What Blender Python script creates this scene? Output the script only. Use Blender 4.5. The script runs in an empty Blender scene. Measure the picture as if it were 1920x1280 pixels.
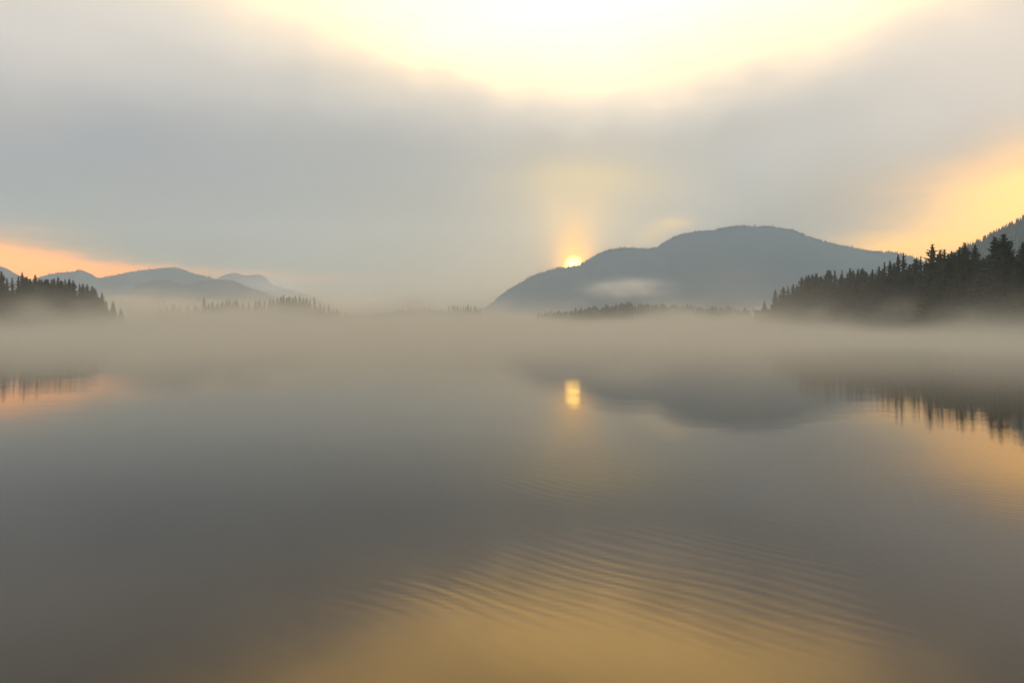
import bpy, math, random
from mathutils import Vector, noise as mnoise

SC = bpy.context.scene
COL = SC.collection
F = 1280.0                       # focal length in photo pixels (24 mm on 36 mm, 1920 px wide)
CAMZ = 2.2
PITCH = math.atan(26.0 / F)

# ------------------------------------------------------------------ helpers
def ray(px, py):
    """direction (x, 1, z) of a photo pixel"""
    u = (px - 960.0) / F; v = (640.0 - py) / F
    c, s = math.cos(PITCH), math.sin(PITCH)
    y = c + v * s; z = v * c - s
    return u / y, z / y

def at(px, py, Y):
    u, w = ray(px, py)
    return Vector((u * Y, Y, CAMZ + w * Y))

def ang(px, py):
    u, w = ray(px, py)
    return math.degrees(math.atan2(u, 1.0)), math.degrees(math.atan2(w, math.hypot(u, 1.0)))

def lin(c, g=1.0):
    return tuple((((v / 255.0 + 0.055) / 1.055) ** 2.4 if v > 10 else v / 255.0 / 12.92) * g for v in c)

def tag(o, label=None, cat=None, group=None, kind=None):
    if label: o['label'] = label
    if cat: o['category'] = cat
    if group: o['group'] = group
    if kind: o['kind'] = kind
    return o

def mesh(name, vs, fs, mat, parent=None, smooth=False):
    me = bpy.data.meshes.new(name)
    me.from_pydata(vs, [], fs); me.update()
    if smooth: me.polygons.foreach_set('use_smooth', [True] * len(me.polygons))
    if mat: me.materials.append(mat)
    o = bpy.data.objects.new(name, me); COL.objects.link(o)
    if parent: o.parent = parent
    return o

def interp(tab, x):
    if x <= tab[0][0]: return tab[0][1]
    for (a, va), (b, vb) in zip(tab, tab[1:]):
        if x <= b:
            t = (x - a) / (b - a)
            return va + (vb - va) * t
    return tab[-1][1]

def sinterp(tab, x):
    """smooth (Catmull-Rom-like) interpolation of a traced ridge"""
    n = len(tab)
    if x <= tab[0][0]: return tab[0][1]
    if x >= tab[-1][0]: return tab[-1][1]
    for i in range(n - 1):
        if x <= tab[i + 1][0]:
            x0, y0 = tab[i]; x1, y1 = tab[i + 1]
            m0 = (y1 - tab[i - 1][1]) / (x1 - tab[i - 1][0]) if i > 0 else (y1 - y0) / (x1 - x0)
            m1 = (tab[i + 2][1] - y0) / (tab[i + 2][0] - x0) if i + 2 < n else (y1 - y0) / (x1 - x0)
            h = x1 - x0; t = (x - x0) / h
            return ((2*t**3 - 3*t*t + 1) * y0 + (t**3 - 2*t*t + t) * h * m0
                    + (-2*t**3 + 3*t*t) * y1 + (t**3 - t*t) * h * m1)

def sstep(a, b, x):
    t = max(0.0, min(1.0, (x - a) / (b - a)))
    return t * t * (3 - 2 * t)

class NT:
    """small node-tree builder"""
    def __init__(self, tree):
        self.t = tree; tree.nodes.clear()
    def n(self, kind, **kw):
        nd = self.t.nodes.new(kind)
        for k, v in kw.items(): setattr(nd, k, v)
        return nd
    def put(self, sock, v):
        if isinstance(v, bpy.types.NodeSocket): self.t.links.new(v, sock)
        elif v is not None: sock.default_value = v
    def m(self, op, a, b=None, c=None, clamp=False):
        nd = self.n('ShaderNodeMath', operation=op); nd.use_clamp = clamp
        for i, v in enumerate((a, b, c)):
            if v is not None: self.put(nd.inputs[i], v)
        return nd.outputs[0]
    def vm(self, op, a, b=None):
        nd = self.n('ShaderNodeVectorMath', operation=op)
        self.put(nd.inputs[0], a)
        if b is not None: self.put(nd.inputs[1], b)
        return nd.outputs['Value'] if op in ('DOT_PRODUCT', 'LENGTH', 'DISTANCE') else nd.outputs[0]
    def xyz(self, v):
        nd = self.n('ShaderNodeSeparateXYZ'); self.put(nd.inputs[0], v); return nd.outputs
    def comb(self, x=0.0, y=0.0, z=0.0):
        nd = self.n('ShaderNodeCombineXYZ')
        for i, v in enumerate((x, y, z)): self.put(nd.inputs[i], v)
        return nd.outputs[0]
    def noise(self, vec, scale, detail=2.0, rough=0.5):
        nd = self.n('ShaderNodeTexNoise'); self.put(nd.inputs['Vector'], vec)
        nd.inputs['Scale'].default_value = scale; nd.inputs['Detail'].default_value = detail
        nd.inputs['Roughness'].default_value = rough
        return nd
    def mix(self, fac, a, b):
        nd = self.n('ShaderNodeMix', data_type='RGBA', blend_type='MIX'); nd.clamp_factor = True
        self.put(nd.inputs[0], fac); self.put(nd.inputs[6], a); self.put(nd.inputs[7], b)
        return nd.outputs[2]
    def mapr(self, v, a, b, c=0.0, d=1.0, smooth=True):
        nd = self.n('ShaderNodeMapRange', interpolation_type='SMOOTHSTEP' if smooth else 'LINEAR')
        self.put(nd.inputs['Value'], v)
        for k, q in zip(('From Min', 'From Max', 'To Min', 'To Max'), (a, b, c, d)): self.put(nd.inputs[k], q)
        return nd.outputs[0]
    def gauss(self, vec, loc, scale, rot=0.0, power=1.0):
        mp = self.n('ShaderNodeMapping', vector_type='TEXTURE')
        self.put(mp.inputs['Vector'], vec)
        mp.inputs['Location'].default_value = loc
        mp.inputs['Rotation'].default_value = (0, 0, rot)
        mp.inputs['Scale'].default_value = scale
        d = self.vm('DOT_PRODUCT', mp.outputs[0], mp.outputs[0])
        if power != 1.0: d = self.m('POWER', d, power)
        return self.m('POWER', math.exp(-1.0), d)

def material(name):
    m = bpy.data.materials.new(name); m.use_nodes = True
    return m, NT(m.node_tree)

# ------------------------------------------------------------------ camera
cd = bpy.data.cameras.new('camera'); cam = bpy.data.objects.new('camera', cd); COL.objects.link(cam)
cd.lens = 24.0; cd.sensor_width = 36.0; cd.clip_start = 0.05; cd.clip_end = 30000.0
cam.location = (0, 0, CAMZ); cam.rotation_euler = (math.pi / 2 - PITCH, 0, 0)
SC.camera = cam
SC.view_settings.view_transform = 'Standard'; SC.view_settings.look = 'None'
SC.view_settings.exposure = 0.0; SC.view_settings.gamma = 1.0
cy = SC.cycles
cy.use_denoising = True
try: cy.denoiser = 'OPENIMAGEDENOISE'
except Exception: pass
cy.use_adaptive_sampling = True; cy.adaptive_threshold = 0.015
cy.max_bounces = 6; cy.diffuse_bounces = 2; cy.glossy_bounces = 2; cy.transmission_bounces = 2
cy.volume_bounces = 2; cy.transparent_max_bounces = 16
cy.sample_clamp_indirect = 6.0
cy.volume_step_rate = 1.0; cy.volume_max_steps = 512

# ------------------------------------------------------------------ sky and sun
SUN_AZ, SUN_EL = ang(1076, 507)          # the sun's centre, just under the ridge
w = bpy.data.worlds.new('World'); SC.world = w; w.use_nodes = True
T = NT(w.node_tree)
gen = T.n('ShaderNodeTexCoord').outputs['Generated']
dirv = T.vm('NORMALIZE', gen)
sx = T.xyz(dirv)
az = T.m('MULTIPLY', T.m('ARCTAN2', sx[0], sx[1]), 180 / math.pi)
el = T.m('MULTIPLY', T.m('ARCSINE', sx[2]), 180 / math.pi)
warp = T.noise(dirv, 3.2, 3.0, 0.5).outputs['Color']
wv = T.vm('MULTIPLY', T.vm('SUBTRACT', warp, (0.5, 0.5, 0.5)), (13.0, 7.0, 0.0))
p0 = T.comb(az, el, 0.0)
pw = T.vm('ADD', p0, wv)
pw3 = T.vm('ADD', pw, T.vm('MULTIPLY', T.vm('SUBTRACT', T.noise(T.vm('MULTIPLY', dirv, (1.0, 1.0, 2.2)), 9.0, 3.0, 0.55).outputs['Color'], (0.5, 0.5, 0.5)), (3.5, 2.5, 0.0)))
pw2 = T.vm('ADD', T.vm('ADD', p0, T.vm('MULTIPLY', wv, (0.25, 0.2, 0.0))), T.vm('MULTIPLY', T.vm('SUBTRACT', T.noise(T.vm('MULTIPLY', p0, (0.10, 0.42, 1.0)), 1.0, 4.0, 0.6).outputs['Color'], (0.5, 0.5, 0.5)), (4.0, 2.6, 0.0)))
# soft streaky unevenness of the cloud sheet
st = T.noise(T.vm('MULTIPLY', p0, (0.045, 0.16, 1.0)), 1.0, 4.0, 0.55).outputs[0]
ew = T.xyz(pw)[1]
ramp = T.n('ShaderNodeValToRGB'); ramp.color_ramp.interpolation = 'EASE'
SKY = [(-90, (120, 118, 110), 1), (0, (122, 128, 118), 1), (4, (146, 149, 139), 1), (9, (160, 162, 157), 1), (14, (169, 171, 169), 1),
       (18.5, (194, 192, 187), 1), (23, (219, 213, 204), 1), (28, (225, 213, 196), 0.95), (36, (222, 214, 202), 1.0), (50, (240, 240, 240), 1.6), (90, (236, 242, 250), 1.9)]
els = ramp.color_ramp.elements
while len(els) < len(SKY): els.new(0.5)
for e, (deg, c, g) in zip(els, SKY):
    e.position = (deg + 90) / 180.0; e.color = (*lin(c, g), 1)
T.put(ramp.inputs[0], T.m('DIVIDE', T.m('ADD', ew, 90.0), 180.0))
col = ramp.outputs[0]
def blob(px, py, sx_, sy_, c, k, g=1.0, rot=0.0, power=1.0, vec=None):
    """a cloud patch or a gap of light: seat and size read in photo pixels, kept as angles on the dome"""
    global col
    a, e = ang(px, py)
    f = T.gauss(pw if vec is None else vec, (a, e, 0), (sx_ / 22.3, sy_ / 22.3, 1.0), math.radians(rot), power)
    col = T.mix(T.m('MULTIPLY', f, k), col, (*(c if max(c) < 20 else lin(c, g)), 1))
#    px    py    sx   sy   colour        k    gain rot
blob(150,  290, 480, 100, (150, 154, 165), 0.8)
blob(20,   60, 300, 110, (232, 220, 210), 0.6, 1.1)
blob(-40,  484, 320,  38, (1.1, 0.54, 0.10), 0.85, rot=-10, vec=pw2)
blob(-40,  494, 320,  34, (2.9, 0.84, 0.0), 0.95, rot=-11, vec=pw2)
blob(150,  510, 190,  20, (2.8, 0.80, 0.0), 0.85, rot=-6, vec=pw2)
blob(380,  512, 200,  12, (246, 160, 80), 0.5, 1.2, vec=pw2)
blob(1010, -30, 800, 165, (1.04, 0.92, 0.78), 0.90, rot=-2, power=1.15)
blob(1190, 88, 430, 138, (1.06, 0.94, 0.80), 0.85, power=1.3, vec=pw3)
blob(660, -170, 400, 102, (5.2, 3.2, 1.15), 0.9, power=1.35)
blob(1165, -4, 450, 114, (6.0, 3.65, 1.22), 0.95, power=1.25, vec=pw3)
blob(1500, 290, 330,  70, (182, 185, 184), 0.75, rot=15)
blob(1930,  80, 300, 170, (246, 228, 210), 0.85, 1.05, rot=10)
blob(1975, 310, 200,  70, (1.30, 0.80, 0.36), 0.8, rot=15)
blob(1910, 402, 320,  54, (1.08, 0.80, 0.33), 0.9, rot=18, vec=pw2)
blob(1880, 430, 320,  38, (2.6, 1.16, 0.08), 0.9, rot=15, vec=pw2)
blob(2010, 345, 170,  58, (3.2, 1.45, 0.24), 0.75, rot=14, vec=pw2)
blob(1085, 385, 150, 120, (1.0, 0.74, 0.38), 0.30, vec=p0)
blob(1080, 400,  80,  60, (1.05, 0.72, 0.34), 0.35, vec=p0)
blob(1110, 342, 135,  30, (238, 214, 160), 0.7)
blob(1264, 419,  30,  11, (1.2, 0.78, 0.30), 0.55, vec=p0)
blob(1228, 436,  42,  18, (1.0, 0.70, 0.33), 0.5, rot=25, vec=p0)
blob(1076, 430,  60,  90, (0.95, 0.66, 0.32), 0.35, vec=p0)
blob(1076, 470,  34,  50, (1.9, 0.86, 0.12), 0.85, vec=p0)
blob(1046, 420,  17,  62, (1.02, 0.70, 0.33), 0.35, rot=13, vec=p0)
blob(1108, 418,  17,  62, (1.02, 0.70, 0.33), 0.30, rot=-14, vec=p0)
blob(1076, 494,  23,  23, (2.8, 1.25, 0.15), 0.95, vec=p0)
blob(1076, 498, 15.0,15.0, (17.0, 9.5, 1.3), 1.0, power=3.0, vec=p0)
col = T.mix(1.0, col, col)
sk = T.m('MULTIPLY_ADD', st, 0.22, 0.89)
cs = T.vm('SCALE', col); w.node_tree.nodes[-1].inputs['Scale'].default_value = 1.0
T.put(cs.node.inputs['Scale'], sk)
nish = T.n('ShaderNodeTexSky'); nish.sky_type = 'NISHITA'; nish.sun_disc = False
nish.sun_elevation = math.radians(SUN_EL); nish.sun_rotation = math.radians(SUN_AZ)
nish.air_density = 1.0; nish.dust_density = 2.0
bg1 = T.n('ShaderNodeBackground'); T.put(bg1.inputs[0], nish.outputs[0]); bg1.inputs[1].default_value = 0.08
bg2 = T.n('ShaderNodeBackground'); T.put(bg2.inputs[0], cs); bg2.inputs[1].default_value = 1.0
mxs = T.n('ShaderNodeMixShader'); mxs.inputs[0].default_value = 0.93      # cloud cover over the clear sky
T.put(mxs.inputs[1], bg1.outputs[0]); T.put(mxs.inputs[2], bg2.outputs[0])
wo = T.n('ShaderNodeOutputWorld'); T.put(wo.inputs[0], mxs.outputs[0])
w.cycles.sampling_method = 'MANUAL'; w.cycles.sample_map_resolution = 1024

sl = bpy.data.lights.new('sun', 'SUN'); so = bpy.data.objects.new('sun', sl); COL.objects.link(so)
sl.energy = 2.0; sl.color = (1.0, 0.72, 0.42); sl.angle = math.radians(0.5)
sd = Vector((math.sin(math.radians(SUN_AZ)) * math.cos(math.radians(SUN_EL)),
             math.cos(math.radians(SUN_AZ)) * math.cos(math.radians(SUN_EL)), math.sin(math.radians(SUN_EL))))
so.rotation_euler = sd.to_track_quat('Z', 'Y').to_euler(); so.location = sd * 50

# ------------------------------------------------------------------ materials
def surf(name, c1, c2, scale, rough=0.9, detail=3.0):
    m, t = material(name)
    p = t.n('ShaderNodeBsdfPrincipled'); p.inputs['Roughness'].default_value = rough
    p.inputs['Specular IOR Level'].default_value = 0.15
    pos = t.n('ShaderNodeNewGeometry').outputs['Position']
    f = t.mapr(t.noise(pos, scale, detail).outputs[0], 0.3, 0.7)
    t.put(p.inputs['Base Color'], t.mix(f, (*c1, 1), (*c2, 1)))
    o = t.n('ShaderNodeOutputMaterial'); t.put(o.inputs[0], p.outputs[0])
    return m
M_NEEDLE = surf('spruce_needles', (0.030, 0.040, 0.024), (0.055, 0.068, 0.040), 0.35)
M_BARK = surf('spruce_bark', (0.06, 0.045, 0.035), (0.10, 0.08, 0.065), 3.0)
M_MOUNT = surf('haze_tinted_forest', (0.042, 0.070, 0.090), (0.054, 0.084, 0.104), 0.012, detail=6.0)  # forest colour with the blue of distant haze mixed into it
M_GROUND = surf('meadow_and_lakebed', (0.05, 0.055, 0.035), (0.09, 0.08, 0.05), 0.05)
M_WALL = surf('weathered_boards', (0.20, 0.17, 0.14), (0.28, 0.24, 0.20), 1.5)
M_ROOF = surf('pale_metal_roof', (0.32, 0.33, 0.32), (0.40, 0.41, 0.40), 0.8, 0.6)
M_DARK = surf('dark_window', (0.02, 0.02, 0.022), (0.03, 0.03, 0.032), 1.0, 0.2)

def water_mat():
    m, t = material('lake_water')
    p = t.n('ShaderNodeBsdfPrincipled')
    p.inputs['Base Color'].default_value = (0.013, 0.010, 0.005, 1)
    p.inputs['Roughness'].default_value = 0.035
    p.inputs['IOR'].default_value = 1.34
    pos = t.n('ShaderNodeNewGeometry').outputs['Position']
    # slow bends in the ripple trains
    bend = t.noise(pos, 0.22, 2.0).outputs['Color']
    bv = t.vm('MULTIPLY', t.vm('SUBTRACT', bend, (0.5, 0.5, 0.5)), (1.6, 1.6, 0.0))
    q = t.vm('ADD', pos, bv)
    gusts = None
    for gx, gy, gsx, gsy in ((2.2, 6.6, 2.6, 1.5), (5.9, 8.4, 2.2, 1.9), (-0.8, 5.4, 1.6, 0.9), (3.0, 10.5, 5.0, 2.2)):
        g = t.gauss(pos, (gx, gy, 0), (gsx, gsy, 50.0), 0.0)
        gusts = g if gusts is None else t.m('MAXIMUM', gusts, g)
    def train(dx, dy, lam, amp, maskscale, lo, hi, off):
        ph = t.vm('DOT_PRODUCT', q, (dx * 2 * math.pi / lam, dy * 2 * math.pi / lam, 0))
        s = t.m('SINE', ph)
        mk = t.mapr(t.noise(t.vm('ADD', pos, (off, off * 0.7, 0)), maskscale, 2.0).outputs[0], lo, hi)
        mk = t.m('MULTIPLY', t.m('MULTIPLY_ADD', mk, 0.6, 0.4), t.m('MULTIPLY_ADD', gusts, 0.85, 0.15))
        return t.m('MULTIPLY', t.m('MULTIPLY', s, mk), amp * lam / (2 * math.pi))
    h = train(0.70, 0.714, 0.185, 0.0125, 0.20, 0.40, 0.66, 0.0)
    h = t.m('ADD', h, train(0.62, 0.785, 0.12, 0.004, 0.28, 0.42, 0.70, 31.0))
    h = t.m('ADD', h, train(0.50, 0.866, 0.41, 0.002, 0.12, 0.35, 0.65, 77.0))
    h = t.m('ADD', h, train(-0.15, 0.99, 0.10, 0.0016, 0.35, 0.45, 0.70, 13.0))
    rr = t.vm('LENGTH', pos)
    h = t.m('ADD', h, t.m('MULTIPLY', t.m('SINE', t.vm('DOT_PRODUCT', q, (0.06 * 60.0, 60.0, 0))), t.m('MULTIPLY', t.noise(t.vm('MULTIPLY', pos, (0.5, 2.2, 1.0)), 1.0, 2.0).outputs[0], t.mapr(rr, 10.0, 20.0, 0.0016 / 60.0, 0.0125 / 60.0))))
    sw = t.noise(t.vm('MULTIPLY', pos, (0.35, 1.0, 1.0)), 0.55, 3.0).outputs[0]
    h = t.m('ADD', h, t.m('MULTIPLY', sw, 0.003))
    b = t.n('ShaderNodeBump'); b.inputs['Strength'].default_value = 1.0; b.inputs['Distance'].default_value = 1.0
    t.put(b.inputs['Height'], h); t.put(p.inputs['Normal'], b.outputs[0])
    o = t.n('ShaderNodeOutputMaterial'); t.put(o.inputs[0], p.outputs[0])
    return m
M_WATER = water_mat()

# ------------------------------------------------------------------ lake, ground
def disc(name, z, rs, mat, n=96):
    vs = [(0, 0, z)]; fs = []
    for r in rs:
        for i in range(n):
            a = 2 * math.pi * i / n
            vs.append((r * math.sin(a), r * math.cos(a), z))
    for i in range(n): fs.append((0, 1 + (i + 1) % n, 1 + i))
    for k in range(len(rs) - 1):
        b0 = 1 + k * n; b1 = b0 + n
        for i in range(n):
            j = (i + 1) % n
            fs.append((b0 + i, b0 + j, b1 + j, b1 + i))
    return mesh(name, vs, fs, mat)
water = disc('lake_water', 0.0, [20, 100, 500, 1500], M_WATER)
tag(water, 'calm grey lake with gold reflections and fine ripples', 'lake', kind='structure')

SHORE = [(-1400, 120), (-300, 150), (0, 200), (150, 235), (200, 258), (228, 300), (262, 520), (400, 545), (600, 575), (640, 640),
         (670, 720), (840, 760), (905, 740), (960, 690), (1060, 640), (1250, 600), (1380, 540), (1425, 380), (1450, 325), (1500, 290),
         (1600, 235), (1700, 197), (1800, 172), (1920, 150), (2200, 118), (3400, 80)]
def shoreY(px): return interp(SHORE, px)
def rise(px): return interp([(0, 0.05), (240, 0.04), (270, 0.012), (1400, 0.012), (1460, 0.05), (1600, 0.09), (2000, 0.13)], px)
def ground_z(x, y):
    if y < 5: return -1.6
    px = 960 + F * x / y
    d = y - shoreY(px)
    nz = mnoise.noise(Vector((x * 0.02, y * 0.02, 3.1)))
    d += nz * 5
    if d < 0: return max(-1.6, d * 0.25)
    return min(0.35 * sstep(0, 3, d) + d * rise(px), 16.0 + 2 * nz)
def build_ground():
    vs = []; fs = []
    rs = [30, 60, 85, 105, 125, 140]
    r = 150.0
    while r < 420: rs.append(r); r += 6
    while r < 1300: rs.append(r); r *= 1.03
    while r < 3700: rs.append(r); r *= 1.12
    rs.append(3750)
    azs = [math.radians(-90 + 180 * i / 300) for i in range(301)]
    for r in rs:
        for a in azs:
            x = r * math.sin(a); y = r * math.cos(a)
            vs.append((x, y, ground_z(x, y)))
    n = len(azs)
    for k in range(len(rs) - 1):
        for i in range(n - 1):
            a = k * n + i
            fs.append((a, a + 1, a + n + 1, a + n))
    # lakebed under and behind the camera
    b = len(vs)
    vs.extend([(-3750, -120, -1.6), (3750, -120, -1.6), (3750, 0, -1.6), (-3750, 0, -1.6)]); fs.append((b, b + 1, b + 2, b + 3))
    c = len(vs); vs.append((0, 0, -1.6))
    for i in range(n - 1): fs.append((c, i + 1, i))
    return mesh('ground', vs, fs, M_GROUND, smooth=True)
tag(build_ground(), 'dark lake shore and meadow under the mist', 'ground', kind='structure')

# ------------------------------------------------------------------ mountains
def mountain(name, ridge, Y, wf, wb, label, jag=3.0, step=2.0, seed=0.0, base=-1.4, rough=0.05, mat=None):
    """a heightfield with its crest along the traced ridge at depth Y, slopes falling to both sides"""
    px0, px1 = ridge[0][0], ridge[-1][0]
    n = int((px1 - px0) / step) + 1
    fr = [-1, -.85, -.7, -.56, -.44, -.34, -.25, -.17, -.11, -.06, -.025, 0, .03, .08, .16, .3, .5, .75, 1]
    vs = []; fs = []
    for f in fr:
        for i in range(n):
            px = px0 + i * step
            py = sinterp(ridge, px)
            d = f * (wf if f < 0 else wb)
            y = Y + d
            crest = at(px, py, Y)
            hz = max(crest.z, 0.0)
            x = crest.x * (1 + 0.6 * d / Y)
            a = abs(f)
            prof = (1 - a) ** 1.25
            sp = mnoise.fractal(Vector((x * 0.0022 + seed, y * 0.0008, seed)), 1.0, 2.0, 4)
            z = base + (hz - base) * prof * (1 + rough * 6 * sp * a * (1 - a) * 2) - a * 2
            if a < 0.03: z += (mnoise.noise(Vector((px * 0.43 + seed, 7.7, a * 40))) * 0.6 + mnoise.noise(Vector((px * 0.11, 1.7, seed))) * 0.4) * jag
            vs.append((x, y, max(z, base - 2)))
    for k in range(len(fr) - 1):
        for i in range(n - 1):
            a = k * n + i
            fs.append((a, a + 1, a + n + 1, a + n))
    return tag(mesh(name, vs, fs, mat or M_MOUNT, smooth=True), label, 'mountain', kind='structure')

R_MAIN = [(860, 612), (885, 592), (905, 579), (925, 566), (947, 549), (970, 535), (1000, 518), (1030, 508), (1050, 502.5), (1062, 501.5), (1076, 499.5),
          (1092, 495), (1104, 487), (1120, 478), (1140, 470.5), (1160, 467.5), (1185, 466.5), (1230, 465), (1245, 455.5), (1268, 444), (1300, 436),
          (1338, 432), (1370, 426), (1390, 424.5), (1420, 426), (1450, 426.5), (1470, 430), (1490, 434), (1520, 446), (1560, 457), (1600, 465.5),
          (1640, 472), (1680, 475), (1720, 486), (1760, 500), (1800, 515), (1900, 545), (2000, 585)]
R_HILL = [(1640, 612), (1720, 540), (1780, 487), (1800, 474), (1820, 464), (1840, 453), (1870, 438), (1900, 423), (1920, 409), (1960, 385), (2050, 350), (2250, 320), (2500, 340), (2800, 420)]
R_A = [(-900, 520), (-500, 470), (-250, 478), (-60, 488), (0, 499), (12, 503), (30, 513), (50, 522), (80, 536), (130, 560), (200, 600)]
R_B = [(30, 545), (60, 526), (75, 520), (85, 516.5), (110, 511.5), (135, 510), (150, 506), (158, 508), (175, 517), (185, 521.5), (200, 519.5), (230, 513), (260, 508),
       (290, 504.5), (310, 503), (322, 501.5), (335, 503.5), (360, 512), (390, 520), (420, 527), (450, 534), (500, 550), (560, 575), (620, 605)]
R_C = [(330, 560), (370, 540), (405, 523), (420, 515.5), (440, 511.5), (460, 516), (485, 514.5), (497, 520), (512, 534), (560, 547), (600, 562), (640, 585), (690, 608)]
R_D = [(190, 585), (220, 560), (240, 546), (260, 533), (285, 526), (310, 524), (330, 528), (350, 533), (380, 526), (410, 524), (440, 527), (470, 540), (500, 550), (540, 572), (600, 608)]
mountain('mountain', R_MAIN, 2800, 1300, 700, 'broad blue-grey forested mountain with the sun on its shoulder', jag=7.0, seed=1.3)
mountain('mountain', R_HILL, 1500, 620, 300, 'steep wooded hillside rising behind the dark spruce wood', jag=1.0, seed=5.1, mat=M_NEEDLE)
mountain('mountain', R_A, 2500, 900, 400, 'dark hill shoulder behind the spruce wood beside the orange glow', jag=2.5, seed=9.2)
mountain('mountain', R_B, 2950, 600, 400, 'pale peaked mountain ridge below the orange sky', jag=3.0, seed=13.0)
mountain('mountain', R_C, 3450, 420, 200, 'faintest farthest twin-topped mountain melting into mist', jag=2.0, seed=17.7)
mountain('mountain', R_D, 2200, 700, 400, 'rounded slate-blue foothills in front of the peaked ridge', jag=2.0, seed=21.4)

# ------------------------------------------------------------------ conifers
def crown_data(rng, H=20.0, R=3.2, whorls=26, nb=9, base=0.07, twigs=4, dens=1.0, core=0.36):
    vs = []; fs = []
    def tri(a, b, c):
        i = len(vs); vs.extend((a, b, c)); fs.append((i, i + 1, i + 2))
    lop = [rng.uniform(0.78, 1.12) for _ in range(8)]
    for k in range(whorls):
        f = base + (1 - base) * (k / whorls) ** 0.92
        z0 = f * H
        rr = R * ((1 - f) ** 0.84) * rng.uniform(0.78, 1.15) + 0.12
        n = max(4, int(nb * (0.55 + 0.45 * (1 - f)) * dens))
        a0 = rng.uniform(0, 6.28)
        for j in range(n):
            a = a0 + 2 * math.pi * j / n + rng.uniform(-.3, .3)
            L = rr * rng.uniform(0.7, 1.15) * lop[int(a / 6.284 * 8) % 8]
            if rng.random() < 0.06: L *= 0.45
            up = 0.25 if f > 0.8 else -0.1 - 0.25 * (1 - f)
            dz = L * (up + rng.uniform(-.12, .12)); tipup = L * 0.10
            d = Vector((math.cos(a), math.sin(a), 0)); s = Vector((-math.sin(a), math.cos(a), 0))
            o = Vector((0, 0, z0 + rng.uniform(-.25, .25)))
            def pt(t): return o + d * (L * t) + Vector((0, 0, dz * max(t, 0.0) ** 0.8 + tipup * t * t))
            wd = 0.16 * L + 0.12
            tri(pt(0.0) + Vector((0, 0, .1)), pt(0.55) + s * wd * 0.55, pt(1.0))
            tri(pt(0.0) - Vector((0, 0, .1)), pt(1.0), pt(0.55) - s * wd * 0.55)
            for q in range(3):      # hanging side sprays give the tier its depth
                t = 0.15 + 0.28 * q + rng.uniform(-.05, .05)
                hg = (0.15 + 0.28 * L) * (1.1 - 0.5 * t) * rng.uniform(.7, 1.3)
                tri(pt(t - .15), pt(t + .25), pt(t + .05 + rng.uniform(-.05, .1)) - Vector((0, 0, hg)) + s * rng.uniform(-.2, .2))
                tri(pt(t) - s * .45 * wd, pt(t) + s * .45 * wd, pt(t + .08) - Vector((0, 0, hg * .9)))
            for q in range(twigs):
                t = 0.25 + 0.7 * q / max(1, twigs - 1) * rng.uniform(.85, 1.05)
                for sg in (-1, 1):
                    wl = wd * (1.5 - 0.9 * t) * rng.uniform(.7, 1.3)
                    b = pt(t)
                    tri(b - d * 0.09 * L, b + d * 0.09 * L, b + s * sg * wl + d * wl * 0.45 + Vector((0, 0, -wl * rng.uniform(.15, .6))))
    # dense inner needles round the stem
    n = 9; rings = 14; b = len(vs)
    for k in range(rings):
        f = base + (0.97 - base) * k / (rings - 1)
        for j in range(n):
            a = 2 * math.pi * (j + .5 * (k % 2)) / n
            rr = core * R * ((1 - f) ** 0.9) * rng.uniform(.6, 1.3) + 0.03
            vs.append(Vector((rr * math.cos(a), rr * math.sin(a), f * H + rng.uniform(-.3, .3))))
    for k in range(rings - 1):
        for j in range(n):
            p, q = b + k * n + j, b + k * n + (j + 1) % n
            fs.append((p, q, q + n)); fs.append((p, q + n, p + n))
    # leader
    tri(Vector((-.08, 0, H * 0.95)), Vector((.08, 0, H * 0.95)), Vector((0, 0, H * 1.0)))
    tri(Vector((0, -.08, H * 0.95)), Vector((0, .08, H * 0.95)), Vector((0, 0, H * 1.0)))
    return vs, fs
def trunk_data(H=20.0, r=0.28, n=7):
    vs = []; fs = []
    lv = [(-1.2, 1.35), (0, 1.2), (0.05 * H, 1.0), (0.5 * H, .6), (0.9 * H, .18), (0.985 * H, .03)]
    for z, k in lv:
        for i in range(n):
            a = 2 * math.pi * i / n; vs.append((r * k * math.cos(a), r * k * math.sin(a), z))
    for q in range(len(lv) - 1):
        for i in range(n):
            j = (i + 1) % n; fs.append((q * n + i, q * n + j, q * n + n + j, q * n + n + i))
    return vs, fs
def me_from(name, vs, fs, mats, idx=None):
    me = bpy.data.meshes.new(name); me.from_pydata([tuple(v) for v in vs], [], fs); me.update()
    for m in mats: me.materials.append(m)
    if idx: me.polygons.foreach_set('material_index', idx)
    return me
rng = random.Random(11)
CROWNS = [me_from('crown', *crown_data(rng, R=rr, whorls=wh, nb=nb, base=b, dens=dn), [M_NEEDLE])
          for rr, wh, nb, b, dn in ((6.0, 36, 13, .03, 1), (5.0, 34, 12, .04, 1), (6.8, 36, 14, .03, 1), (4.3, 32, 11, .05, 1), (6.0, 27, 10, .06, .9), (7.4, 38, 15, .03, 1.1))]
TRUNK = me_from('trunk', *trunk_data(), [M_BARK])
def far_data(rng, R):
    v, f = crown_data(rng, R=R, whorls=15, nb=7, twigs=2, base=.06, core=.7)
    idx = [0] * len(f); v2, f2 = trunk_data(n=5)
    o = len(v); idx += [1] * len(f2)
    return list(v) + [Vector(p) for p in v2], f + [tuple(o + i for i in q) for q in f2], idx
FARS = []
for R in (5.0, 6.0, 4.2, 6.8):
    v, f, ix = far_data(rng, R); FARS.append(me_from('spruce_tree', v, f, [M_NEEDLE, M_BARK], ix))

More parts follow.
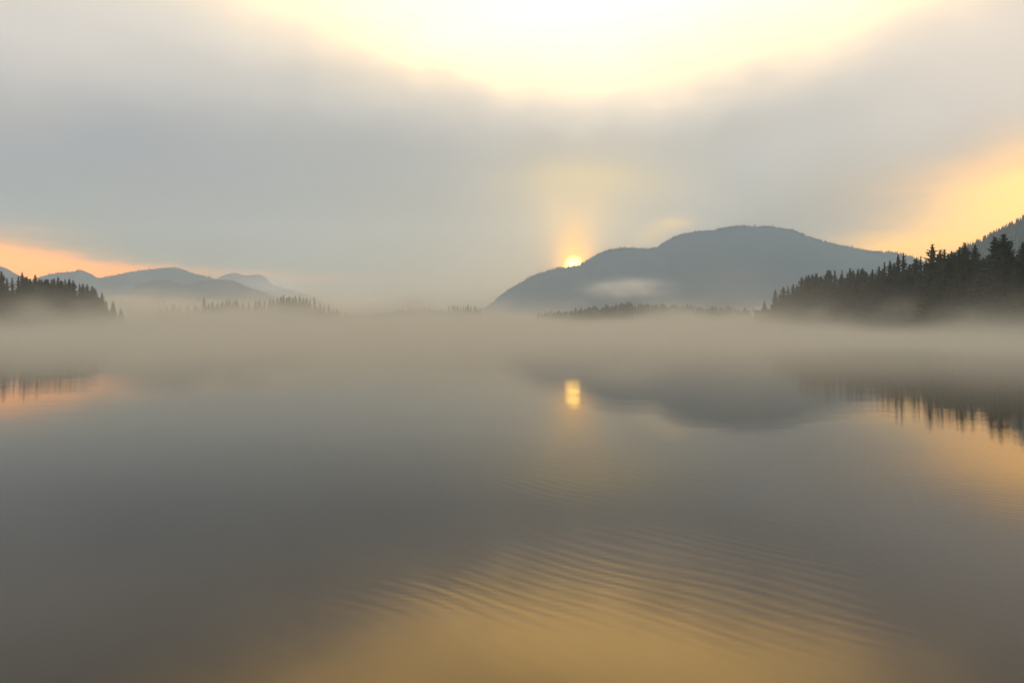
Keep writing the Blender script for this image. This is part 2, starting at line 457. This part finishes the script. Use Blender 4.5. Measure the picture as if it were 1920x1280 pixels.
MASS = [[], [], []]
def plant(x, y, ztop, label, group, kind=None, wide=1.0, far=False, gz=None, mass=False):
    g = ground_z(x, y) if gz is None else gz
    h = max(3.0, ztop - g)
    sz = h / 20.0; sxy = wide * (0.45 * sz + 0.55 * sz ** 0.6) * rng.uniform(.9, 1.1)
    if mass:
        me = FARS[rng.randrange(len(FARS))]; b = len(MASS[0]); ca, sa = math.cos(x), math.sin(x)
        for v in me.vertices:
            c = v.co; MASS[0].append((x + sxy * (c.x * ca - c.y * sa), y + sxy * (c.x * sa + c.y * ca), g + sz * c.z))
        for p in me.polygons: MASS[1].append(tuple(b + i for i in p.vertices)); MASS[2].append(p.material_index)
        return
    if far:
        o = bpy.data.objects.new('spruce_tree', FARS[rng.randrange(len(FARS)) if kind is None else kind])
        COL.objects.link(o)
    else:
        o = bpy.data.objects.new('spruce_tree', None); o.empty_display_size = 1.0; COL.objects.link(o)
        k = rng.randrange(len(CROWNS)) if kind is None else kind
        c = bpy.data.objects.new('crown', CROWNS[k]); COL.objects.link(c); c.parent = o
        t = bpy.data.objects.new('trunk', TRUNK); COL.objects.link(t); t.parent = o
    o.location = (x, y, g); o.rotation_euler = (rng.uniform(-.02, .02), rng.uniform(-.02, .02), rng.uniform(0, 6.28))
    o.scale = (sxy, sxy, sz)
    return tag(o, label, 'tree', group)

# --- the near dark wood
G_R = 'spruces of the dark wood under the hillside'
L_R = 'dark spruce crowded into the near wood below the wooded hillside'
NEAR = [(1434, 563), (1452.8, 541, 'lone spruce standing just off the low tip of the dark wood', 1, 1.1), (1463, 548), (1470, 536), (1478.5, 533), (1487, 531), (1493.5, 532), (1502, 517.6), (1511, 515.4), (1516, 514),
        (1524.6, 512.7), (1532, 511), (1540, 516), (1547, 511), (1551, 504.6), (1557, 506), (1567, 504.6), (1575, 513), (1581.5, 504.6, 'thin spruce with a flat top halfway along the dark wood', 3, .8), (1589, 512), (1595.6, 500.5), (1601, 504),
        (1609, 502), (1617.5, 501), (1623, 507), (1633.5, 504), (1640, 512), (1646.5, 497), (1653, 503), (1659.5, 489, 'slender pointed spruce below the slope foot, before the paired spruces', 3, .85), (1670, 486.5), (1678, 492),
        (1686, 474, 'ragged shorter twin of two spruces cutting the end of the mountain ridge', 1, .85), (1697, 471.5, 'ragged taller twin of two spruces cutting the end of the mountain ridge', 3, .9), (1707, 494), (1715, 481.6), (1723.7, 478, 'thin spire spruce alone in the notch of yellow sky', 3, .7),
        (1733.7, 484), (1741, 480), (1748.6, 454.5, 'open-branched spruce rising highest against the yellow sky', 4, 1.1), (1757, 474), (1764, 466.7), (1771, 464.5, 'double-tipped spruce beside the open-branched one', 4, 1.0), (1778, 474), (1784.6, 468), (1791, 471),
        (1798, 460, 'lesser of two dense spruces where the hillside meets the sky', 1, .95), (1808.5, 453.7, 'taller of two dense spruces where the hillside meets the sky', 0, .95), (1818, 470), (1827.4, 457, 'full conical spruce standing alone against the hillside foot', 2, .9),
        (1836, 476), (1844, 480), (1853, 474), (1866, 441, 'slimmer of the two great broad spruces before the hillside', 2, 1.0), (1879, 436.3, 'tallest and broadest spruce of the dark wood, before the hillside', 5, 1.05), (1893, 470), (1901, 478), (1909, 475), (1921, 453, 'tall spruce cut off by the frame at the end of the wood', 0, 1.0)]
for e in NEAR:
    px, py = e[0], e[1]
    Y = shoreY(px) + rng.uniform(5, 16)
    p = at(px, py, Y)
    if len(e) > 2: plant(p.x, p.y, p.z, e[2], G_R, e[3], e[4])
    else: plant(p.x, p.y, p.z, L_R, G_R)
tops = [(e[0], e[1]) for e in NEAR]
px = 1440
while px < 1960:
    for (a, b, k0, k1) in ((1.5, 5, .50, .74), (6, 14, .62, .84)):
        x_ = px + rng.uniform(-3, 3)
        Y = shoreY(x_) + rng.uniform(a, b)
        top = interp(tops, x_) + 6
        p = at(x_, 614 - (614 - top) * rng.uniform(k0, k1), Y)
        plant(p.x, p.y, p.z, L_R, G_R, wide=1.4)
    px += 11.5 - 3.0 * (px < 1600)

# --- the greyer wood under the orange glow
G_L = 'spruces of the grey misty wood under the orange glow'
L_L = 'grey spruce in the misty wood under the orange sky glow'
WOOD = [(-20, 512), (4, 507.5, 'broad spruce at the frame edge of the grey wood', 0, 1.0), (15, 520), (24, 519), (32, 516), (42.5, 508, 'tallest pointed spruce of the grey wood under the orange glow', 1, .9), (51, 517), (58, 521), (65, 514, 'dense short-tipped spruce beside the tallest one of the grey wood', 0, .9), (72, 521), (77, 522), (84, 522), (89, 522), (96, 522), (102, 520),
        (108, 517, 'bushy spruce standing proud midway along the grey wood', 1, .95), (115, 524), (122, 522), (130, 522), (139, 525), (149, 530), (156, 531), (162, 531), (172, 535), (177, 539), (183, 552), (192, 546, 'lone spruce set apart beyond the end of the grey wood', 1, .95), (199, 562), (211, 564, 'faint small spruce past the lone one, half lost in mist', 0, .9), (226, 577)]
for e in WOOD:
    px, py = e[0], e[1]
    Y = shoreY(px) + rng.uniform(4, 13)
    p = at(px, py, Y)
    if len(e) > 2: plant(p.x, p.y, p.z, e[2], G_L, e[3], e[4])
    else: plant(p.x, p.y, p.z, L_L, G_L)
tops = [(e[0], e[1]) for e in WOOD]
px = -25
while px < 182:
    for (a, b, k0, k1) in ((1.5, 4, .55, .78), (5, 11, .70, .88)):
        x_ = px + rng.uniform(-3, 3)
        Y = shoreY(x_) + rng.uniform(a, b)
        top = interp(tops, x_) + 5
        p = at(x_, 614 - (614 - top) * rng.uniform(k0, k1), Y)
        plant(p.x, p.y, p.z, L_L, G_L, wide=1.35)
    px += 10

# --- the faint spit of spruces in the middle distance
G_M = 'faint spruces on the low misty spit'
L_M = 'faint brown-grey spruce on the low spit fading into mist'
SPIT = [(300, 575), (312, 572), (325, 568), (338, 573), (352, 572), (366, 570), (382, 555, 'tall faint spruce standing alone at the start of the misty spit', 0, .9), (390, 567), (399, 565), (408, 567), (417, 564), (425, 561), (432, 560), (438, 563), (444, 560), (455, 566), (466, 565), (479, 562), (486, 560), (495, 562),
        (505, 557), (512, 560), (520, 556), (526, 554), (532, 552), (538, 556), (544, 554), (550, 555), (555, 552), (562, 552.5), (569, 556), (575, 557), (582, 559), (590, 554.5, 'upright faint spruce at the steep end of the misty spit', 2, .8), (600, 567), (608, 571), (616, 569), (624, 577), (631, 577), (639, 583), (647, 584)]
for e in SPIT:
    px, py = e[0], e[1]
    Y = shoreY(px) + rng.uniform(3, 12)
    p = at(px, py, Y)
    if len(e) > 2: plant(p.x, p.y, p.z, e[2], G_M, e[3], e[4], far=True)
    else: plant(p.x, p.y, p.z, L_M, G_M, wide=1.1, far=True)
px = 303
while px < 600:
    Y = shoreY(px) + rng.uniform(1, 22)
    p = at(px, 614 - (614 - interp([(e[0], e[1]) for e in SPIT], px)) * rng.uniform(.5, .88), Y)
    plant(p.x, p.y, p.z, L_M, G_M, wide=1.5, mass=True)
    px += rng.uniform(2.5, 4.5)

# --- farthest treeline and its clump
G_F = 'tiny far spruces on the opposite shore'
L_F = 'tiny far spruce in the thin treeline across the lake'
px = 655.0
while px < 838:
    py = interp([(655, 587), (700, 586), (750, 579), (797, 578), (838, 582)], px) + rng.uniform(-1.2, 2)
    p = at(px, py, shoreY(px) + rng.uniform(5, 30)); plant(p.x, p.y, p.z, L_F, G_F, wide=1.8, mass=True)
    px += rng.uniform(5.5, 9)
G_C = 'small clump of far spruces where the mountain foot meets the lake'
for px, py in ((842, 572), (850, 569), (854, 573), (858, 571), (863, 576), (869, 572), (873, 575), (878, 569.5), (883, 573), (890, 572.5), (895, 577), (901, 577)):
    p = at(px, py, shoreY(px) + rng.uniform(5, 20)); plant(p.x, p.y, p.z, 'far spruce in the small clump at the mountain foot', G_C, far=True)
G_S = 'misty spruces on the shore below the mountain'
px = 1010.0
while px < 1432:
    py = interp([(1010, 586), (1100, 574), (1150, 570), (1168, 564), (1200, 570), (1285, 569), (1330, 575), (1360, 572), (1395, 578), (1432, 574)], px) + rng.uniform(-3, 5)
    if not 1407 < px < 1430:
        p = at(px, py, shoreY(px) + rng.uniform(5, 30)); plant(p.x, p.y, p.z, 'misty spruce on the far shore below the big mountain', G_S, wide=2.0, mass=True)
    px += rng.uniform(4, 7)
om = bpy.data.objects.new('treeline', me_from('treeline', *MASS[:2], [M_NEEDLE, M_BARK], MASS[2])); COL.objects.link(om)
tag(om, 'faint far treeline along the misty shores across the lake', 'treeline', kind='stuff')

# --- the hillside's own trees: one far-off mass
def hillside():
    vs = []; fs = []
    r = random.Random(5)
    for i in range(2200):
        px = r.uniform(1775, 2020)
        yy = 1500 - (r.uniform(0, 1) ** 1.4) * 300 if i > 190 else 1500 + r.uniform(-6, 6)
        f = (yy - 1500) / 620.0
        crest = at(px, sinterp(R_HILL, px), 1500)
        a = min(1, abs(f)); z = -1.4 + (crest.z + 1.4) * (1 - a) ** 1.25 - 2.5
        x = crest.x * (1 + 0.6 * (yy - 1500) / 1500)
        h = r.uniform(9, 19); rad = h * 0.16
        for (zb, zt, k) in ((0, .55, 1), (.25, .8, .72), (.5, 1.0, .45)):
            b = len(vs); n = 6
            for q in range(n):
                t = 2 * math.pi * q / n + r.random(); rr = rad * k * r.uniform(.75, 1.2)
                vs.append((x + rr * math.cos(t), yy + rr * math.sin(t), z + h * zb))
            vs.append((x, yy, z + h * zt))
            for q in range(n): fs.append((b + q, b + (q + 1) % n, b + n))
    return mesh('forest', vs, fs, M_NEEDLE)
tag(hillside(), 'small conifers covering the steep hillside behind the dark wood', 'forest', kind='stuff')

def ridge_trees(ridge, Y, wf, px0, px1, n, h0, h1, seed):
    vs = []; fs = []
    r = random.Random(seed)
    for i in range(n):
        px = r.uniform(px0, px1); d = r.uniform(-14, 5)
        crest = at(px, sinterp(ridge, px), Y)
        a = abs(d) / wf; z = -1.4 + (crest.z + 1.4) * (1 - a) ** 1.25 - 3.0
        x = crest.x * (1 + 0.6 * d / Y); y = Y + d
        h = r.uniform(h0, h1) * (1.5 if r.random() < .06 else 1); rad = h * .2
        for zb, zt, k in ((0, .7, 1), (.35, 1.0, .6)):
            b = len(vs)
            for q in range(5):
                t = 1.2566 * q + i; vs.append((x + rad * k * math.cos(t), y + rad * k * math.sin(t), z + h * zb))
            vs.append((x, y, z + h * zt))
            for q in range(5): fs.append((b + q, b + (q + 1) % 5, b + 5))
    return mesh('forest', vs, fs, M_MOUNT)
tag(ridge_trees(R_MAIN, 2800, 1300, 930, 1720, 1500, 6, 14, 3), 'fringe of tiny trees along the crest of the big mountain', 'forest', kind='stuff')
tag(ridge_trees(R_B, 2950, 600, 70, 420, 500, 6, 12, 4), 'fringe of tiny trees along the peaked ridge', 'forest', kind='stuff')

# ------------------------------------------------------------------ lakeside hut
def box(vs, fs, x0, x1, y0, y1, z0, z1):
    b = len(vs)
    vs.extend([(x0, y0, z0), (x1, y0, z0), (x1, y1, z0), (x0, y1, z0), (x0, y0, z1), (x1, y0, z1), (x1, y1, z1), (x0, y1, z1)])
    fs.extend([tuple(b + i for i in q) for q in ((0, 3, 2, 1), (4, 5, 6, 7), (0, 1, 5, 4), (1, 2, 6, 5), (2, 3, 7, 6), (3, 0, 4, 7))])
def hut():
    Y = 400.0; p = at(1420, 590, Y); g = ground_z(p.x, p.y)
    e = bpy.data.objects.new('lakeside_hut', None); COL.objects.link(e); e.location = (p.x, p.y, max(g, 0.3)); e.rotation_euler = (0, 0, math.radians(-8))
    tag(e, 'small hut with a pale roof at the edge of the dark wood', 'hut')
    zt = at(1420, 575, Y).z - max(g, 0.3)
    W, D, wh = 1.7, 1.5, zt - 1.7
    vs, fs = [], []; box(vs, fs, -W, W, -D, D, -.5, wh)
    b = len(vs); vs.extend([(-W, -D, wh), (-W, D, wh), (-W, 0, zt - .25), (W, -D, wh), (W, D, wh), (W, 0, zt - .25)]); fs.extend([(b, b + 2, b + 1), (b + 3, b + 4, b + 5)])
    mesh('wall', vs, fs, M_WALL, e)
    vs, fs = [], []
    for s in (-1, 1):
        b = len(vs); y1 = s * (D + .5); z1 = wh - .35
        for dz in (0, .15):
            vs.extend([(-W - .5, 0, zt - .15 + dz), (W + .5, 0, zt - .15 + dz), (W + .5, y1, z1 + dz), (-W - .5, y1, z1 + dz)])
        fs.extend([tuple(b + i for i in q) for q in ((0, 1, 2, 3), (4, 7, 6, 5), (3, 2, 6, 7), (0, 3, 7, 4), (1, 5, 6, 2))])
    mesh('roof', vs, fs, M_ROOF, e)
    for x in (-0.8, 0.8):
        vs, fs = [], []; box(vs, fs, x - .3, x + .3, -D - .06, -D - .004, wh * .4, wh * .75); mesh('window', vs, fs, M_DARK, e)
hut()

# ------------------------------------------------------------------ air and mist
def closed_box(name, x0, x1, y0, y1, z0, z1, mat):
    vs, fs = [], []; box(vs, fs, x0, x1, y0, y1, z0, z1)
    return mesh(name, vs, fs, mat)
def vol_mat(name, color, aniso, dens_fn, rate=None, homog=False):
    m, t = material(name)
    v = t.n('ShaderNodeVolumePrincipled'); v.inputs['Color'].default_value = (*color, 1)
    v.inputs['Anisotropy'].default_value = aniso
    v.inputs['Density Attribute'].default_value = ''
    if homog: v.inputs['Density'].default_value = dens_fn; m.cycles.homogeneous_volume = True
    else: t.put(v.inputs['Density'], dens_fn(t)); m.cycles.volume_step_rate = rate
    o = t.n('ShaderNodeOutputMaterial'); t.put(o.inputs['Volume'], v.outputs[0])
    return m
HAZE = 1.85e-4
closed_box('haze', -3800, 3800, -1600, 3800, -4.6, 560, vol_mat('haze_air', (0.74, 0.89, 1.0), 0.25, HAZE, homog=True))
tag(bpy.data.objects['haze'], 'blue-grey morning haze over lake and mountains', 'haze', kind='stuff')

def lake_mist(t):
    pos = t.n('ShaderNodeNewGeometry').outputs['Position']
    x, y, z = t.xyz(pos)
    r = t.vm('LENGTH', t.comb(x, y, 0.0))
    nz = t.noise(t.vm('MULTIPLY', pos, (0.045, 0.040, 0.10)), 1.0, 3.0, 0.6).outputs[0]
    side = t.mapr(x, 40.0, -110.0, 1.0, 1.45)                 # the mist stands taller towards the peaks
    top = t.m('ADD', t.m('MULTIPLY_ADD', r, 0.0038, 1.0), t.m('MULTIPLY', t.m('POWER', t.m('DIVIDE', r, 600.0), 2.0), 0.4))
    plume = t.noise(t.vm('MULTIPLY', t.vm('ADD', pos, (17.0, 41.0, 0.0)), (0.016, 0.010, 0.02)), 1.0, 2.0, 0.5).outputs[0]
    top = t.m('MULTIPLY', top, t.mapr(nz, 0.32, 0.72, 0.45, 2.1, smooth=False))
    top = t.m('MULTIPLY', top, t.mapr(plume, 0.36, 0.66, 0.42, 1.75))
    top = t.m('MULTIPLY', top, side)
    q = t.m('DIVIDE', t.m('MAXIMUM', z, 0.0), top)
    fall = t.m('POWER', math.exp(-1.0), t.m('POWER', q, 1.4))
    q2 = t.m('DIVIDE', t.m('MAXIMUM', z, 0.0), t.m('MULTIPLY', top, 2.2))
    veil = t.m('MULTIPLY', t.m('POWER', math.exp(-1.0), t.m('POWER', q2, 1.5)), t.m('MULTIPLY', side, t.mapr(r, 230.0, 760.0, 0.018, 0.085)))
    near = t.mapr(r, 4.0, 58.0, 0.0, 1.0)
    return t.m('MULTIPLY', t.m('MULTIPLY', t.m('ADD', fall, veil), near), 0.036)
mb = closed_box('mist', -420, 420, 6, 900, -0.5, 34, vol_mat('lake_mist', (0.80, 0.765, 0.665), 0.35, lake_mist, 0.14))
tag(mb, 'low tan mist lying over the far half of the lake', 'mist', kind='stuff')

def blob_mist(loc, scale, dens, nscale, namp):
    def f(t):
        pos = t.n('ShaderNodeNewGeometry').outputs['Position']
        g = t.gauss(pos, loc, scale)
        nz = t.noise(t.vm('MULTIPLY', pos, nscale), 1.0, 3.0, 0.55).outputs[0]
        return t.m('MULTIPLY', t.m('MULTIPLY', g, dens), t.mapr(nz, 0.5 - namp, 0.5 + namp, 0.0, 2.0, smooth=False))
    return f
def mist_blob(label, c, s, dens, nscale, namp, color, rate):
    b = closed_box('mist', c.x - 2.1 * s[0], c.x + 2.1 * s[0], c.y - 2.1 * s[1], c.y + 2.1 * s[1], max(-0.4, c.z - 2.1 * s[2]), c.z + 2.1 * s[2],
                   vol_mat('bank_of_mist', color, 0.2, blob_mist(tuple(c), s, dens, nscale, namp), rate))
    tag(b, label, 'mist', kind='stuff')
c = at(1178, 541, 1500)
mist_blob('small pale cloud of mist hanging on the big mountain', c, (60, 40, 15), 0.034, (0.02, 0.02, 0.05), 0.25, (0.95, 0.90, 0.82), 0.5)
c = at(655, 600, 1750); c.z = 5
mist_blob('wide valley mist between the peaks and the big mountain', c, (225, 240, 62), 0.0030, (0.003, 0.003, 0.012), 0.45, (0.86, 0.82, 0.76), 0.35)
c = at(925, 600, 1450); c.z = 4
mist_blob('soft tan mist veiling the low foot of the big mountain', c, (120, 150, 40), 0.0045, (0.006, 0.006, 0.02), 0.4, (0.80, 0.77, 0.68), 0.35)
c = at(480, 545, 3220)
mist_blob('thin haze of mist in front of the farthest twin-topped peak', c, (290, 80, 75), 0.0045, (0.003, 0.003, 0.01), 0.45, (0.84, 0.86, 0.86), 0.5)
# plumes rising off the water along the shores
for px, py, dy, sc, dn, lab in ((1392, 597, 25, (9, 8, 5.5), 0.045, 'curl of mist rising by the low tip of the dark wood'),
                                (1545, 594, 12, (7, 6, 4.2), 0.030, 'plume of mist at the foot of the dark wood'),
                                (1686, 589, 10, (5, 5, 4.6), 0.034, 'tall plume of mist before the paired spruces'),
                                (1805, 597, 8, (6, 5, 3.0), 0.030, 'low plume of mist below the tallest spruces'),
                                (1290, 596, 30, (11, 10, 6.5), 0.040, 'curl of mist on the shore below the big mountain'),
                                (70, 588, 12, (12, 8, 4.0), 0.030, 'plume of mist before the grey wood'),
                                (255, 578, 40, (16, 12, 6.5), 0.026, 'bank of mist beyond the end of the grey wood')):
    c = at(px, py, shoreY(px) - dy)
    mist_blob(lab, c, sc, dn, (0.10, 0.10, 0.16), 0.22, (0.80, 0.765, 0.665), 1.0)
